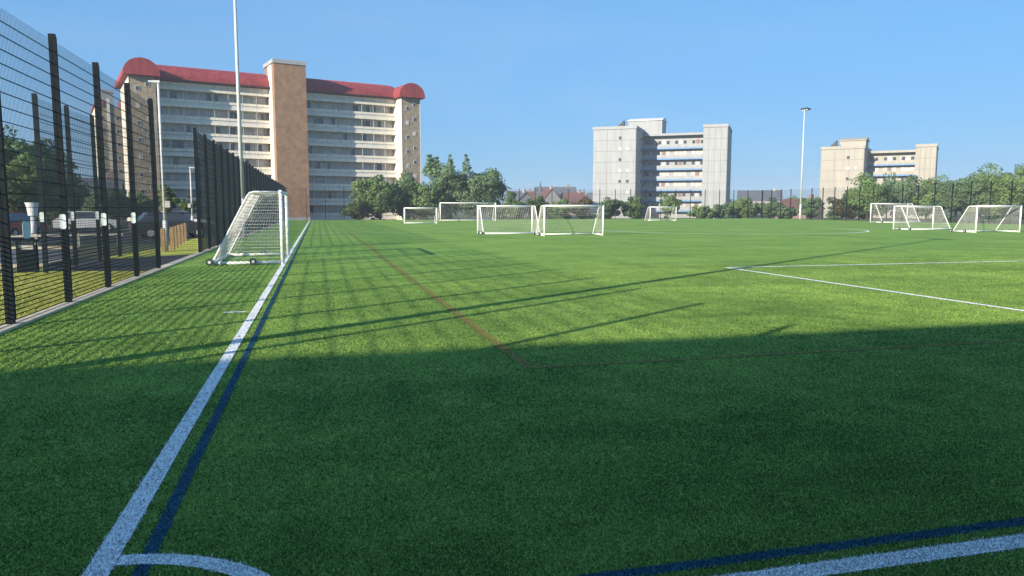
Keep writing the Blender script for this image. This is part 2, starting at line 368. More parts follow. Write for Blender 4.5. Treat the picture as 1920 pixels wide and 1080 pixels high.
for i, (nm, c, quads, _, pr) in enumerate(MARKS):
    V, t = fibre_arrays(cls == i + 1)
    # keep quads facing up
    qq = []
    for q in quads:
        ar = sum(q[k][0]*q[(k+1) % 4][1] - q[(k+1) % 4][0]*q[k][1] for k in range(4))
        qq.append(q if ar > 0 else q[::-1])
    o = bpy.data.objects.new(nm, raw_mesh(nm, V, len(t), MM[c], qq, t)); o.location.z = 0.001 * pr; link(o); tag(o, kind='structure')
V, t = fibre_arrays(cls == 0)
o = link(bpy.data.objects.new('turf_fibres', raw_mesh('turf_fibres', V, len(t), [M_TURFB], None, t)))
tag(o, 'short green artificial turf fibres covering the near pitch', 'turf', kind='stuff')

# longer, sun-dried grass on the verge outside the fence
ng = 26000
gp = np.stack([rs.uniform(-9.5, FX - 0.16, ng), rs.uniform(8.0, 21.6, ng)], 1); gp = gp[(gp[:, 1] < 19.2 + (gp[:, 0] + 16) * 0.29 - 0.2)]
ng = len(gp); ha = rs.uniform(0.015, 0.05, ng); an = rs.uniform(0, 6.283, ng); lx = rs.normal(0, 0.03, (ng, 2))
V = np.zeros((ng, 3, 3)); V[:, 0, :2] = gp - np.stack([np.cos(an), np.sin(an)], 1)*0.009; V[:, 1, :2] = gp + np.stack([np.cos(an), np.sin(an)], 1)*0.009; V[:, 2, :2] = gp + lx
V[:, :2, 2] = -0.03; V[:, 2, 2] = -0.03 + ha
M_DRYB = turf_mat('dry_grass_blade', (0.34, 0.42, 0.06), (0.80, 0.70, 0.15), True)
o = link(bpy.data.objects.new('verge_grass', raw_mesh('verge_grass', V.reshape(-1, 3), ng, [M_DRYB], None, rs.uniform(0, 1, ng))))
tag(o, 'dry yellow green grass on the verge outside the left fence', 'grass', kind='stuff')

# ------------------------------------------------------------------ fences
FH = 4.5; BAY = 2.53
pm = MB()
def panel_mesh(wd, z0=0.06, z1=FH - 0.05, vs=0.05, r=0.0030):
    p = MB(); n = int(round(wd / vs))
    for i in range(n + 1):
        x = i * wd / n
        b = len(p.v)
        for z in (z0, z1): p.v += [(x - r, -r * 0.6, z), (x + r, -r * 0.6, z), (x, r, z)]
        p.f += [(b, b+1, b+4, b+3), (b+1, b+2, b+5, b+4), (b+2, b, b+3, b+5)]
    z = z0
    while z <= z1 + 0.01:
        for y in (-0.010, 0.010):
            q = 0.0037; b = len(p.v)
            for x in (-0.0, wd): p.v += [(x, y - q, z - q), (x, y + q, z - q), (x, y, z + q)]
            p.f += [(b, b+1, b+4, b+3), (b+1, b+2, b+5, b+4), (b+2, b, b+3, b+5)]
        z += 0.2 / 3 if z < 1.24 else 0.2        # closer rebound weave at the foot
    return p.data('mesh_panel', M_WIRE)
PANEL = {}
POST = MB().box(-0.03, 0.03, -0.052, 0.052, -0.3, FH + 0.03).box(-0.033, 0.033, -0.062, -0.052, 0.1, FH - 0.02).data('post', M_FENCE)
PLATE = MB().prism([(-0.03, -0.125), (0.03, -0.125), (0.048, -0.10), (0.048, 0.10), (0.03, 0.125), (-0.03, 0.125), (-0.048, 0.10), (-0.048, -0.10)], 'x', -0.004, 0.004).data('sign_plate', M_TAG)
def fence(name, label, a, b, group=None, plates=(), n=None, posts=(True, True), wire=0.0030):
    a = Vector((*a, 0)); b = Vector((*b, 0)); L = (b-a).length; n = n or max(1, int(round(L / BAY))); wd = L / n
    root = empty(name, a, math.atan2(b.y-a.y, b.x-a.x)); tag(root, label, 'fence', group)
    key = (round(wd, 3), wire)
    if key not in PANEL: PANEL[key] = panel_mesh(wd, r=wire)
    for i in range(n + 1):
        if (i > 0 or posts[0]) and (i < n or posts[1]):
            o = bpy.data.objects.new('post', POST); o.location = (i*wd, 0, 0); link(o, root)
            if i in plates:
                q = bpy.data.objects.new('sign_plate', PLATE); q.location = (i*wd - 0.036, -0.0, 1.42); link(q, root)
        if i < n:
            o = bpy.data.objects.new('mesh_panel', PANEL[key]); o.location = (i*wd, 0.03, 0); link(o, root)
    return root
G = 'dark green mesh perimeter fences'
Y0 = 21.9 - 10 * BAY
near_fence = fence('mesh_fence', 'nearest run of tall dark mesh fence at far left beside the yellow verge', (FX, Y0), (FX, 21.9), G, plates=(7, 8, 9), wire=0.0024)
fence('mesh_fence', 'long dark mesh fence run receding behind the white goal by the touchline', (FX, 29.3), (FX, 107.7), G, wire=0.0035)
fence('mesh_fence', 'second parallel dark mesh fence set back behind the nearest run', (-6.85, 21.7), (-6.70, 28.6), G, plates=(0, 1, 2), n=3, wire=0.0024)
fence('mesh_fence', 'short far return of mesh fence closing the entrance recess beside the path', (-6.70, 28.75), (FX - 0.10, 29.3), G, n=1, posts=(False, False))
fence('mesh_fence', 'far mesh fence across the far end of the pitch before the trees', (FX + 0.2, 107.7), (RX + 1.2, 107.7), G, wire=0.0018)
fence('mesh_fence', 'right hand mesh fence along the far touchline in front of the trees', (RX + 1.2, 107.5), (RX + 1.2, 30.0), G, wire=0.0018)
q_ = bpy.data.objects.new('sign_plate', PLATE); q_.location = (12.45 - Y0, -0.05, 1.33); q_.rotation_euler.z = rad(35); link(q_, near_fence)

# ------------------------------------------------------------------ goals
def net_grid(p, c00, c10, c11, c01, sp, r=0.0042):
    """threads of a net over a bilinear patch"""
    c00, c10, c11, c01 = map(Vector, (c00, c10, c11, c01))
    W = max((c10-c00).length, (c11-c01).length); H = max((c01-c00).length, (c11-c10).length)
    nu = max(2, int(W/sp)); nv = max(2, int(H/sp))
    nrm = (c10-c00).cross(c01-c00); nrm = nrm.normalized() if nrm.length > 1e-6 else Vector((0, 1, 0))
    def B(u, v):
        q = c00*(1-u)*(1-v) + c10*u*(1-v) + c11*u*v + c01*(1-u)*v
        return q + nrm * (-0.09 * math.sin(math.pi*u) * math.sin(math.pi*v)) * min(1, W)
    for i in range(nu + 1):
        if nu > 0: p.tube([B(i/nu, t/4) for t in range(5)], r, 3, cap=False)
    for j in range(nv + 1):
        p.tube([B(t/6, j/nv) for t in range(7)], r, 3, cap=False)
def goal(label, loc, rz, W=3.66, H=1.83, TD=0.7, BD=1.7, sp=0.12, nr=0.0042, group='white portable goals standing on the pitch', wheels=True):
    """local: mouth along +x in the plane y=0, rear towards +y"""
    root = empty('football_goal', loc, rz); tag(root, label, 'goal', group)
    r = 0.045
    for x in (0, W):
        MB().tube([(x, 0, 0.0), (x, 0, H)], 0.055, 10).build('goal_post', M_GOAL, root, True)
    MB().tube([(-0.05, 0, H - 0.05), (W + 0.05, 0, H - 0.05)], 0.054, 10).build('crossbar', M_GOAL, root, True)
    for x in (0, W):
        pts = [(x, 0.05, H - 0.055), (x, TD - 0.12, H - 0.055), (x, TD, H - 0.09), (x, TD + 0.08, H - 0.20), (x, BD - 0.04, 0.14), (x, BD, 0.07)]
        MB().tube(pts, 0.030, 8).build('rear_stanchion', M_GOAL, root, True)
        MB().tube([(x, 0.05, 0.06), (x, BD, 0.06)], 0.045, 8).build('base_bar', M_GOAL, root, True)
    MB().tube([(0.03, BD, 0.06), (W - 0.03, BD, 0.06)], 0.046, 8).build('rear_base_bar', M_GOAL, root, True)
    if wheels:
        for x, s in ((0, -1), (W, 1)):
            for y in (BD * 0.42, BD + 0.06):
                wq = MB(); cx = x + s * 0.11
                wq.tube([(cx - 0.03, y, 0.10), (cx + 0.03, y, 0.10)], 0.10, 14)
                wo = wq.build('wheel', M_TYRE, root, False)
                MB().tube([(cx - 0.036, y, 0.10), (cx + 0.036, y, 0.10)], 0.045, 10).build('hub', M_GALV, wo)
    p = MB()
    e = 0.01
    net_grid(p, (0, BD, 0.1), (W, BD, 0.1), (W, TD, H - 0.1), (0, TD, H - 0.1), sp, nr)
    net_grid(p, (0, 0.03, H - 0.07), (W, 0.03, H - 0.07), (W, TD, H - 0.08), (0, TD, H - 0.08), sp, nr)
    for x in (0, W):
        net_grid(p, (x, 0.03, 0.1), (x, BD, 0.1), (x, TD, H - 0.1), (x, 0.03, H - 0.1), sp, nr)
    tag(p.build('net', M_NET, root), kind='stuff')
    return root
def pix(x, y, z=0.0):
    F = head(YAW) * math.cos(rad(PITCH)) + Vector((0, 0, -math.sin(rad(PITCH)))); U = head(YAW) * math.sin(rad(PITCH)) + Vector((0, 0, math.cos(rad(PITCH)))); R = head(YAW + 90)
    d = F*FOCAL + R*(x-960) + U*(540-y); return d
def along(x, Y):
    """ground point in the picture column x at a given distance Y up the pitch"""
    d = pix(x, 412); return Vector((d.x*Y/d.y, Y, 0))
goal('nearest white goal side on beside the left touchline with its wheels', (TL - 0.02, 23.0, 0), rad(90), W=4.1, H=2.17, TD=0.86, BD=1.95, sp=0.11, nr=0.0052)
def far_goal(px, Y, label, W=3.66, H=1.83, flip=False, dx=0.0, **k):
    p = along(px, Y)
    if flip: return goal(label, (p.x + W, p.y, 0), math.pi, W, H, **k)
    return goal(label, (p.x, p.y, 0), 0.0, W, H, **k)
NR = 0.0042
far_goal(1021, 42.0, 'largest looking white goal in the middle of the pitch with its mouth facing the camera', sp=0.12, nr=0.0038)
far_goal(896, 47.6, 'white goal in the middle seen from behind just left of the largest looking one', flip=True, sp=0.12, nr=0.0038)
far_goal(759, 79.0, 'small white goal on the left of the far group below the bushes', W=3.4, H=1.70, sp=0.16, nr=NR)
far_goal(826, 96.0, 'wide full size white goal behind the two middle goals near the far fence', W=7.32, H=2.36, BD=2.0, sp=0.18, nr=NR)
far_goal(1219, 89.5, 'distant white goal in front of the white tower block by the hedge', sp=0.16, nr=NR)
far_goal(1632, 73.0, 'distant white goal partly hidden behind another goal in front of the right hand trees', W=5.0, H=2.2, flip=True, BD=1.9, sp=0.16, nr=NR)
far_goal(1676, 48.6, 'white goal seen from behind with its sloping rear to the right in front of trees', flip=True, sp=0.13, nr=0.0038)
far_goal(1831, 40.6, 'white goal at the far right edge with its mouth facing the camera', BD=1.85, sp=0.13, nr=0.0038)

# ------------------------------------------------------------------ floodlights
def floodlight(loc, label, Hh=15.0, aim=0.0, heads=1):
    root = empty('floodlight_mast', loc, aim); tag(root, label, 'floodlight', 'white floodlight masts around the pitch')
    MB().tube([(0, 0, -0.05), (0, 0, 2.2)], 0.15, 16, 0.14).build('mast_base', M_GALV, root, True)
    MB().tube([(0, 0, 2.2), (0, 0, Hh)], 0.13, 16, 0.065).build('mast', M_GALV, root, True)
    MB().box(-0.06, 0.06, -0.155, -0.13, 0.6, 1.3).build('access_door', M_DARK, root)
    MB().box(-0.75, 0.75, -0.05, 0.05, Hh, Hh + 0.10).build('crossarm', M_GALV, root)
    for s in (-0.45, 0.45):
        lp = MB(); lp.prism([(-0.55, Hh + 0.02), (0.10, Hh + 0.16), (0.10, Hh + 0.34), (-0.55, Hh + 0.14)], 'x', s - 0.32, s + 0.32)
        lo = lp.build('lamp_head', M_DARK, root)
        MB().box(s - 0.05, s + 0.05, -0.05, 0.05, Hh + 0.10, Hh + 0.2).build('bracket', M_GALV, lo)
    return root
pL = along(456, 46.0)
floodlight((pL.x, 46.0, 0), 'tall white floodlight mast rising past the red roofed slab block, its top out of frame', 15.2, rad(90))
pR = along(1500, 99.0)
floodlight((RX + 0.6, 99.0 * (RX + 0.6) / pR.x, 0), 'slim white floodlight mast with dark lamp head between the two far tower blocks', 15.8, rad(-90) + math.pi)
floodlight((-5.2, 6.75, 0), 'floodlight mast outside the left edge whose long thin shadow crosses the pitch', 15.6, rad(90))

# ------------------------------------------------------------------ red roofed slab block
def slab_block(loc, rz):
    root = empty('apartment_block', loc, rz); tag(root, 'long slab block with red rounded roof and brown brick lift tower', 'building')
    ST, Z0 = 2.6, -0.35; EAVE = 21.75
    # carcass behind the balconies
    MB().box(-20.3, 20.4, 1.35, 12, -1.2, EAVE).build('wall', M_RECESS, root)
    for side, xa, xb in ((-1, -20.3, -2.42), (1, 2.92, 20.4)):
        nb = 8; bw = (xb - xa) / nb
        for k in range(9):
            z = Z0 + ST * k
            MB().box(xa, xb, 0.0, 1.35, z - 0.02, z + 0.36).build('balcony_slab', M_CREAM2, root)
            for i in range(nb):
                x = xa + i * bw
                boxpart('balcony_panel', (bw - 0.05, 0.10, 0.40), M_CREAM2, root, (x + 0.025, -0.03, z + 0.80))
                boxpart('infill_panel', (bw - 0.05, 0.05, 0.44), M_INFILL, root, (x + 0.025, 0.06, z + 0.36))
                if k < 9:
                    zz = z + 0.62; hh = min(ST - 0.62 - 0.1, EAVE - zz - 0.05)
                    if hh < 0.5: continue
                    t = rnd.random()
                    wf = MB(); x0, x1 = x + 0.18, x + bw - 0.18; xm = x0 + (x1-x0) * (0.42 if (i + k) % 2 else 0.58)
                    for a, b in ((x0, x0 + .06), (xm - .04, xm + .04), (x1 - .06, x1)): wf.box(a, b, 1.28, 1.36, zz, zz + hh)
                    wf.box(x0 + .06, x1 - .06, 1.285, 1.355, zz + hh - .07, zz + hh)
                    wo = wf.build('window', M_FRAME, root)
                    gl = M_GLASS if t < 0.22 else M_CURT
                    MB().box(x0 + .06, xm - .04, 1.315, 1.352, zz, zz + hh - .07).build('pane', gl, wo)
                    MB().box(xm + .04, x1 - .06, 1.315, 1.352, zz, zz + hh - .07).build('pane', M_GLASS if rnd.random() < 0.2 else M_CURT, wo)
        for i in range(nb + 1):
            x = xa + i * bw
            if i in (0, nb): continue
            boxpart('mullion', (0.07, 0.09, EAVE - Z0 - 0.05), M_FRAME, root, (x - 0.035, 0.09, Z0))
    # brick lift tower
    tw = MB().box(-2.42, 2.92, -3.1, 3.0, -1.2, 25.6).build('lift_tower', M_BRICK, root)
    MB().box(-2.62, 3.02, -3.25, 3.2, 25.6, 26.25).build('tower_cap', M_WHITEC, tw)
    MB().box(-2.50, 3.00, -3.2, -3.1, -1.2, 0.15).build('plinth', M_WHITEC, tw)
    MB().box(-2.52, -2.42, -1.9, 0.4, 0.0, 25.5).build('tower_side_panel', M_CREAM2, tw)
    # end wings
    for s in (-1, 1):
        x0, x1 = (-23.95, -20.3) if s < 0 else (20.4, 24.0)
        wg = MB().box(x0, x1, -2.7, 12.3, -1.2, EAVE + 0.1).build('end_wing', M_STONE, root)
        bx0, bx1 = (x0 - 0.06, x0) if s < 0 else (x1, x1 + 0.06)
        MB().box(bx0, bx1, -2.75, 12.2, -1.2, EAVE).build('side_cladding', M_CREAM2, wg)
        if s > 0: MB().box(x0 - 0.06, x0, -2.75, 1.3, -1.0, EAVE).build('return_cladding', M_CREAM2, wg)
        for k in range(8):
            for q, xx in enumerate((0.8, 2.2)):
                z = 1.3 + ST * k + 0.7 * q
                wf = MB().box(x0 + xx, x0 + xx + 0.62, -2.76, -2.69, z, z + 0.75).build('window', M_FRAME, root)
                MB().box(x0 + xx + 0.09, x0 + xx + 0.53, -2.775, -2.755, z + 0.09, z + 0.66).build('pane', M_GLASS if (k+q) % 3 else M_CURT, wf)
    # main roof: a curved mansard
    prof = [(-0.75, EAVE + 0.02), (-0.75, EAVE + 0.30)]
    for i in range(9):
        t = math.pi / 2 * i / 8; prof.append((5.6 - 6.1 * math.cos(t), EAVE + 0.35 + 2.75 * math.sin(t)))
    for i in range(9):
        t = math.pi / 2 * (1 - i / 8); prof.append((7.2 + 6.0 * math.cos(t), EAVE + 0.35 + 2.75 * math.sin(t)))
    prof.append((13.2, EAVE + 0.02))
    rf = MB(); rf.prism(prof, 'x', -20.6, -2.45).prism(prof, 'x', 2.95, 20.6)
    rf.box(-2.45, 2.95, 3.05, 12.9, EAVE, EAVE + 2.6)
    ro = rf.build('roof', M_ROOF, root)
    rb = MB(); rp = [(y, z + 0.05) for y, z in prof[2:10]] + [(y, z - 0.02) for y, z in prof[2:10]][::-1]
    for xa, xb in ((-20.2, -2.6), (3.1, 20.2)):
        for i in range(24): x = xa + (i + 0.5) * (xb - xa) / 24; rb.prism(rp, 'x', x - 0.035, x + 0.035)
    tag(rb.build('standing_seams', M_ROOF, ro), kind='stuff')
    for xa, xb in ((-20.2, -2.6), (3.1, 20.2)):
        MB().box(xa, xb, -0.84, -0.75, EAVE + 0.02, EAVE + 0.2).build('gutter', M_DARK, ro)
    # barrel hoods over the end wings
    for s in (-1, 1):
        cx = 22.2 * s; ap = [(cx - 2.55, EAVE), (cx - 2.55, EAVE + 0.25)]
        for i in range(15):
            t = math.pi * (1 - i / 14); ap.append((cx + 2.55 * math.cos(t), EAVE + 0.28 + 2.3 * math.sin(t)))
        ap += [(cx + 2.55, EAVE + 0.25), (cx + 2.55, EAVE)]
        hb = MB().prism(ap, 'y', -3.5, 13.6).build('roof_hood', M_ROOF, root)
        MB().prism([(x * 0.985 + cx * 0.015, z + 0.02) for x, z in ap], 'y', -3.56, -3.5).build('gable_face', M_ROOF, hb)
    return root
slab_block((-4.96, 135.91, -0.1), rad(17))
# its twin further left, mostly hidden
def twin_block():
    d = pix(187, 400); P = Vector((d.x, d.y, 0)); P = P.normalized() * 172
    root = empty('apartment_block', (P.x, P.y, -0.8), rad(17)); tag(root, 'partly hidden block behind the left fence posts left of the red roofed slab', 'building')
    MB().box(5.2, 26, 1.5, 12, 0, 22.3).build('wall', M_RECESS, root)
    wg = MB().box(0.3, 5.2, -1.2, 12, 0, 22.4).build('end_wing', M_STONE, root)
    MB().box(0.22, 0.3, -1.25, 11.9, 0, 22.3).build('side_cladding', M_CREAM2, wg)
    MB().box(2.2, 2.75, -1.45, -1.2, 0, 24.0).build('flue_stack', M_CREAM2, wg)
    tw = MB().box(1.4, 3.6, 0.5, 4, 22.4, 25.4).build('lift_tower', M_WHITEC, root)
    MB().box(1.25, 3.75, 0.35, 4.2, 25.4, 25.9).build('tower_cap', M_WHITEC, tw)
    ap = [(0.0, 22.4)] + [(0.9 + 0.9*math.cos(math.pi*(1 - i/8)), 22.5 + 1.4*math.sin(math.pi*(1 - i/8))) for i in range(9)] + [(1.8, 22.4)]
    MB().prism(ap, 'y', -1.5, 12.2).build('roof_hood', M_ROOF, root)
    MB().prism([(0.5, 22.3), (1.4, 24.0), (4, 24.9), (12, 24.9), (12, 22.3)], 'x', 5.2, 26).build('roof', M_ROOF, root)
    for k in range(8):
        MB().box(5.3, 25.5, 0.1, 1.5, 0.6 + 2.6*k, 1.7 + 2.6*k).build('balcony_panel', M_CREAM2, root)
        for xx in (1.0, 3.7):
            wf = MB().box(xx, xx + 0.7, -1.26, -1.19, 1.6 + 2.6*k, 2.5 + 2.6*k).build('window', M_FRAME, root)
            MB().box(xx + 0.1, xx + 0.6, -1.275, -1.255, 1.7 + 2.6*k, 2.4 + 2.6*k).build('pane', M_GLASS, wf)
twin_block()

# ------------------------------------------------------------------ deck access blocks
def deck_block(label, loc, rz, xs, H, HR, D, wall, ndeck, ztop, pent):
    """xs: left wing start, recess start, right wing start, right wing end (local x); front wings at y=0, recess wall at y=D"""
    xa, xb, xc, xd = xs; ST = 2.62
    root = empty('tower_block', loc, rz); tag(root, label, 'building')
    wl_ = MB().box(xa, xb, 0.0, D + 7, -1.5, H - 0.35).build('left_wing', M_JOINT, root)
    MB().box(xa - 0.18, xb + 0.18, -0.2, D + 7.1, H - 0.35, H + 0.35).build('parapet', wall, wl_)
    fr = 3.2
    wr_ = MB().box(xc, xd, fr, D + 8, -1.5, H - 0.35).build('right_wing', M_JOINT, root)
    MB().box(xc - 0.1, xd + 0.15, fr - 0.18, D + 8.1, H - 0.35, H + 0.35).build('parapet', wall, wr_)
    MB().box(xb, xc, D, D + 6.9, -1.5, HR - 0.3).build('recess_wall', wall, root)
    MB().box(xb + 0.19, xc - 0.12, D - 1.8, D + 6.8, HR - 0.3, HR + 0.25).build('recess_roof', wall, root)
    nst = int((H + 1.5) // ST) + 1
    def clad(x0, x1, y, ncol, holes=()):
        cw = (x1 - x0) / ncol; z = H - 0.37
        while z > -1.2:
            zb = max(-1.4, z - ST)
            for c in range(ncol): boxpart('cladding_panel', (cw - 0.09, 0.05, z - zb - 0.07), wall, root, (x0 + c*cw + 0.025, y - 0.05, zb))
            z = zb
    clad(xa, xb, 0.0, 3); clad(xc, xd, fr, 4)
    # side faces of the wings
    z = H - 0.37
    while z > -1.2:
        zb = max(-1.4, z - ST)
        for q in range(3):
            yy = D / 3
            boxpart('side_panel', (0.05, yy - 0.05, z - zb - 0.05), wall, root, (xb, q*yy + 0.02, zb))
            ys = (D + 8 - fr) / 3
            boxpart('side_panel', (0.05, ys - 0.05, z - zb - 0.05), wall, root, (xd, fr + q*ys + 0.02, zb))
        z = zb
    # small windows in the left wing
    lw = xb - xa
    for k in range(7):
        for q, fx in enumerate((0.60, 0.78)):
            z = H - 2.9 - ST * k; x = xa + lw * fx
            if (k, q) in ((0, 1), (2, 1), (5, 0)): continue
            wf = MB().box(x, x + 0.8, -0.09, -0.05, z, z + 0.85).build('window', wall, root)
            MB().box(x + 0.08, x + 0.72, -0.102, -0.088, z + 0.08, z + 0.77).build('pane', M_GLASS if (k*2 + q*3) % 4 in (0, 3) else M_CURT, wf)
    for k in range(7):
        x = xb + 0.05; z = H - 2.9 - ST*k
        wf = MB().box(x, x + 0.05, D*0.55, D*0.55 + 1.3, z, z + 1.1).build('window', M_FRAME, root)
        MB().box(x + 0.05, x + 0.06, D*0.55 + 0.1, D*0.55 + 1.2, z + 0.1, z + 1.0).build('pane', M_GLASS, wf)
    # access decks
    for k in range(ndeck):
        z = ztop - ST * k
        MB().box(xb + 0.06, xc - 0.01, D - 1.5, D - 1.38, z - 0.82, z).build('deck_parapet', wall, root)
        MB().box(xb + 0.06, xc - 0.01, D - 1.46, D, z - 1.18, z - 0.82).build('deck_slab', M_BLUEF, root)
    n = int((xc - xb) / 2.1)
    for k in range(ndeck):
        zf = ztop - ST * k - 0.82
        for i in range(n):
            x = xb + 0.5 + i * (xc - xb - 0.8) / n
            if i % 2 == 0:
                do = MB().box(x, x + 0.9, D - 0.05, D, zf, zf + 1.95).build('door', M_FRAME if (i + k) % 3 else M_PINK, root)
            wf = MB().box(x + 1.05, x + 1.95, D - 0.06, D, zf + 0.9, zf + 1.9).build('window', M_FRAME, root)
            MB().box(x + 1.12, x + 1.88, D - 0.075, D - 0.058, zf + 0.97, zf + 1.83).build('pane', M_GLASS if (i*5 + k*3) % 5 < 2 else M_CURT, wf)
    # plant room on the roof
    p0, p1, pz, py = pent
    pr = MB().box(p0, p1, D - 1.0, D + 6.0, HR + 0.2, pz - 0.75).build('plant_room', wall, root)
    MB().prism([(D - 1.3, pz - 0.75), (D + 6.3, pz - 0.75), (D + 6.3, pz - 0.5), (D + 3.2, pz + 0.2), (D + 2.2, pz + 0.2), (D - 1.3, pz - 0.55)], 'x', p0 - 0.2, p1 + 0.2).build('plant_room_roof', M_INFILL if wall is M_WHITEC else wall, pr)
    MB().box(p0 - 1.6, p0 - 0.3, 5, 8, H + 0.3, H + 1.2).build('vent_housing', M_DARK, root)
    MB().prism([(p0 - 1.5, H + 1.2), (p0 - 0.3, H + 1.2), (p0 - 0.3, H + 2.3)], 'y', 5.5, 7.5).build('vent_cowl', M_DARK, root)
    MB().tube([(xa + 2, 6, H), (xa + 2, 6, H + 1.6)], 0.04, 5).build('aerial', M_DARK, root)
    return root
deck_block('white tower block with blue deck bands and plant room left of the slim floodlight', (80.03, 166.79, -0.2), rad(-34), (-16.48, -5.95, 9.6, 15.2), 21.3, 20.2, 11.0, M_WHITEC, 7, 17.75, (-9.8, -1.2, 24.6, 0))
deck_block('cream tower block right of the slim floodlight, partly hidden by trees', (132.67, 156.28, -0.4), rad(-45), (-12.9, -3.0, 8.0, 12.4), 17.0, 16.2, 10.0, M_WARMC, 5, 13.9, (-9.8, -3.6, 20.1, 0))

# building behind the near goal line: only its shade is in the picture
def hall():
    root = empty('flat_roofed_hall', (-20.5, -6.3, 0)); tag(root, 'flat roofed hall behind the near goal line casting the broad shade in the foreground', 'building')
    MB().box(-12, 15, -12, 0, -0.1, 8.6).build('wall', M_RENDERP, root)
    MB().box(-12.2, 15.2, -12.2, 0.12, 8.6, 8.95).build('roof', M_SLATE, root)
    for i in range(5):
        x = -11 + i * 4.6
        wf = MB().box(x, x + 2.4, 0.0, 0.06, 1.2, 2.9).build('window', M_FRAME, root)
        MB().box(x + 0.1, x + 2.3, 0.06, 0.08, 1.3, 2.8).build('pane', M_GLASS, wf)
    MB().box(12.4, 14.0, 0.0, 0.07, 0, 2.3).build('door', M_DARK, root)
hall()

# ------------------------------------------------------------------ trees and shrubs
def foliage_data(seed, rx, ry, zb, zt, n, leaf, clumps, spike=0.0):
    r = np.random.default_rng(seed)
    zc = (zb + zt) / 2; rz = (zt - zb) / 2
    # clump centres spread through the crown, fuller towards the outside
    d = r.normal(size=(clumps, 3)); d /= np.linalg.norm(d, axis=1)[:, None]
    rr = r.uniform(0.25, 1.0, clumps) ** 0.5
    lump = 0.78 + 0.30 * np.sin(d[:, 0]*3.1 + seed) * np.cos(d[:, 2]*3.7 + seed*2) + 0.20 * r.normal(size=clumps)
    c = d * rr[:, None] * np.clip(lump, 0.40, 1.14)[:, None] * np.array([rx, ry, rz]) * 0.9
    c[:, 2] = np.where(c[:, 2] < 0, c[:, 2] * 0.95, c[:, 2])
    if spike:
        # a few leading shoots standing above the crown
        k = 0
        for m_ in range(6):
            bx, by = r.normal(0, 0.42, 2) * np.array([rx, ry]); tp = rz * (1 + spike * r.uniform(0.4, 1.0))
            for q_ in range(5): c[k] = (bx + r.normal(0, 0.06), by + r.normal(0, 0.06), rz * 0.62 + (tp - rz * 0.62) * q_ / 4); k += 1
    cs = r.uniform(0.16, 0.33, clumps) * min(rx, ry, rz)
    if spike: cs[:30] = np.tile(np.linspace(0.22, 0.045, 5), 6) * min(rx, ry, rz)
    ct = r.uniform(0.0, 1.0, clumps)
    idx = r.integers(0, clumps, n)
    if spike: idx[(idx < 30) & (idx % 5 > 1) & (r.uniform(0, 1, n) < 0.55)] = clumps - 1 - r.integers(0, clumps // 2)
    q = r.normal(size=(n, 3)); q /= np.linalg.norm(q, axis=1)[:, None]; q *= (r.uniform(0.1, 1, n) ** 0.4)[:, None]
    P = c[idx] + q * cs[idx][:, None] * np.array([1.15, 1.15, 0.8]); P[:, 2] += zc
    P[:, 2] = np.maximum(P[:, 2], 0.05)
    u = r.normal(size=(n, 3)); u /= np.linalg.norm(u, axis=1)[:, None]
    v = np.cross(u, r.normal(size=(n, 3))); v /= np.linalg.norm(v, axis=1)[:, None]
    s = leaf * r.uniform(0.6, 1.35, n)[:, None]
    V = np.stack([P - u*s, P + v*s*0.6, P + u*s, P - v*s*0.6], 1).reshape(-1, 3)
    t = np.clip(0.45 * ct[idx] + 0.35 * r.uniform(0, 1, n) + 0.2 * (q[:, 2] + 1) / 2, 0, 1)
    ow = 0.6 * q + 0.55 * (P - np.array([0, 0, zc])) / np.array([rx, ry, rz])
    return V, t, c + np.array([0, 0, zc]), ow
def quad_mesh(name, V, t, m, ow):
    n = len(t); me = bpy.data.meshes.new(name)
    me.vertices.add(n*4); me.vertices.foreach_set('co', V.astype(np.float32).ravel())
    me.loops.add(n*4); me.loops.foreach_set('vertex_index', np.arange(n*4, dtype=np.int32))
    me.polygons.add(n); me.polygons.foreach_set('loop_start', (np.arange(n)*4).astype(np.int32))
    me.materials.append(m); at = me.attributes.new('tint', 'FLOAT', 'FACE'); at.data.foreach_set('value', t.astype(np.float32))
    av = me.attributes.new('outward', 'FLOAT_VECTOR', 'FACE'); av.data.foreach_set('vector', ow.astype(np.float32).ravel())
    me.update(calc_edges=True); return me
SEED = [100]
def tree(name, label, loc, h, rx, ry, kind='mid', n=9000, leaf=0.2, zb=0.15, clumps=70, cat='tree', group=None, spike=0.0, trunk=True):
    SEED[0] += 1; seed = SEED[0]; clumps = int(clumps * 1.5); n = int(n * 1.35); leaf *= 0.9
    root = empty(name, loc); tag(root, label, cat, group)
    V, t, c, ow = foliage_data(seed, rx, ry, zb*h, h, n, leaf, clumps, spike)
    link(bpy.data.objects.new('crown', quad_mesh('crown', V, t, LEAF[kind], ow)), root)
    tm = MB(); r0 = 0.028*h + 0.03
    top = h * 0.7
    tm.tube([(0, 0, -0.9), (0.02*h, 0, top*0.4), (-0.01*h, 0.02*h, top)], r0, 8, r0*0.3)
    rr = random.Random(seed)
    for k in range(7):
        q = c[rr.randrange(len(c))]; z0 = top * rr.uniform(0.35, 0.85)
        tm.tube([(0, 0, z0), (q[0]*0.5, q[1]*0.5, (z0 + q[2])/2 + 0.1), tuple(q)], r0*0.4, 5, r0*0.1)
    tm.build('trunk' if cat == 'tree' else 'stems', M_BARK, root, True)
    return root
def at_px(px, Y, z=-0.8):
    p = along(px, Y); return (p.x, p.y, z)
GB = 'trees beyond the far fence'
tree('bushy_tree', 'sunlit bushy tree in front of the right half of the slab block', at_px(712, 113), 7.6, 4.6, 3.6, 'mid', 9000, 0.22, 0.02, 80, group=GB)
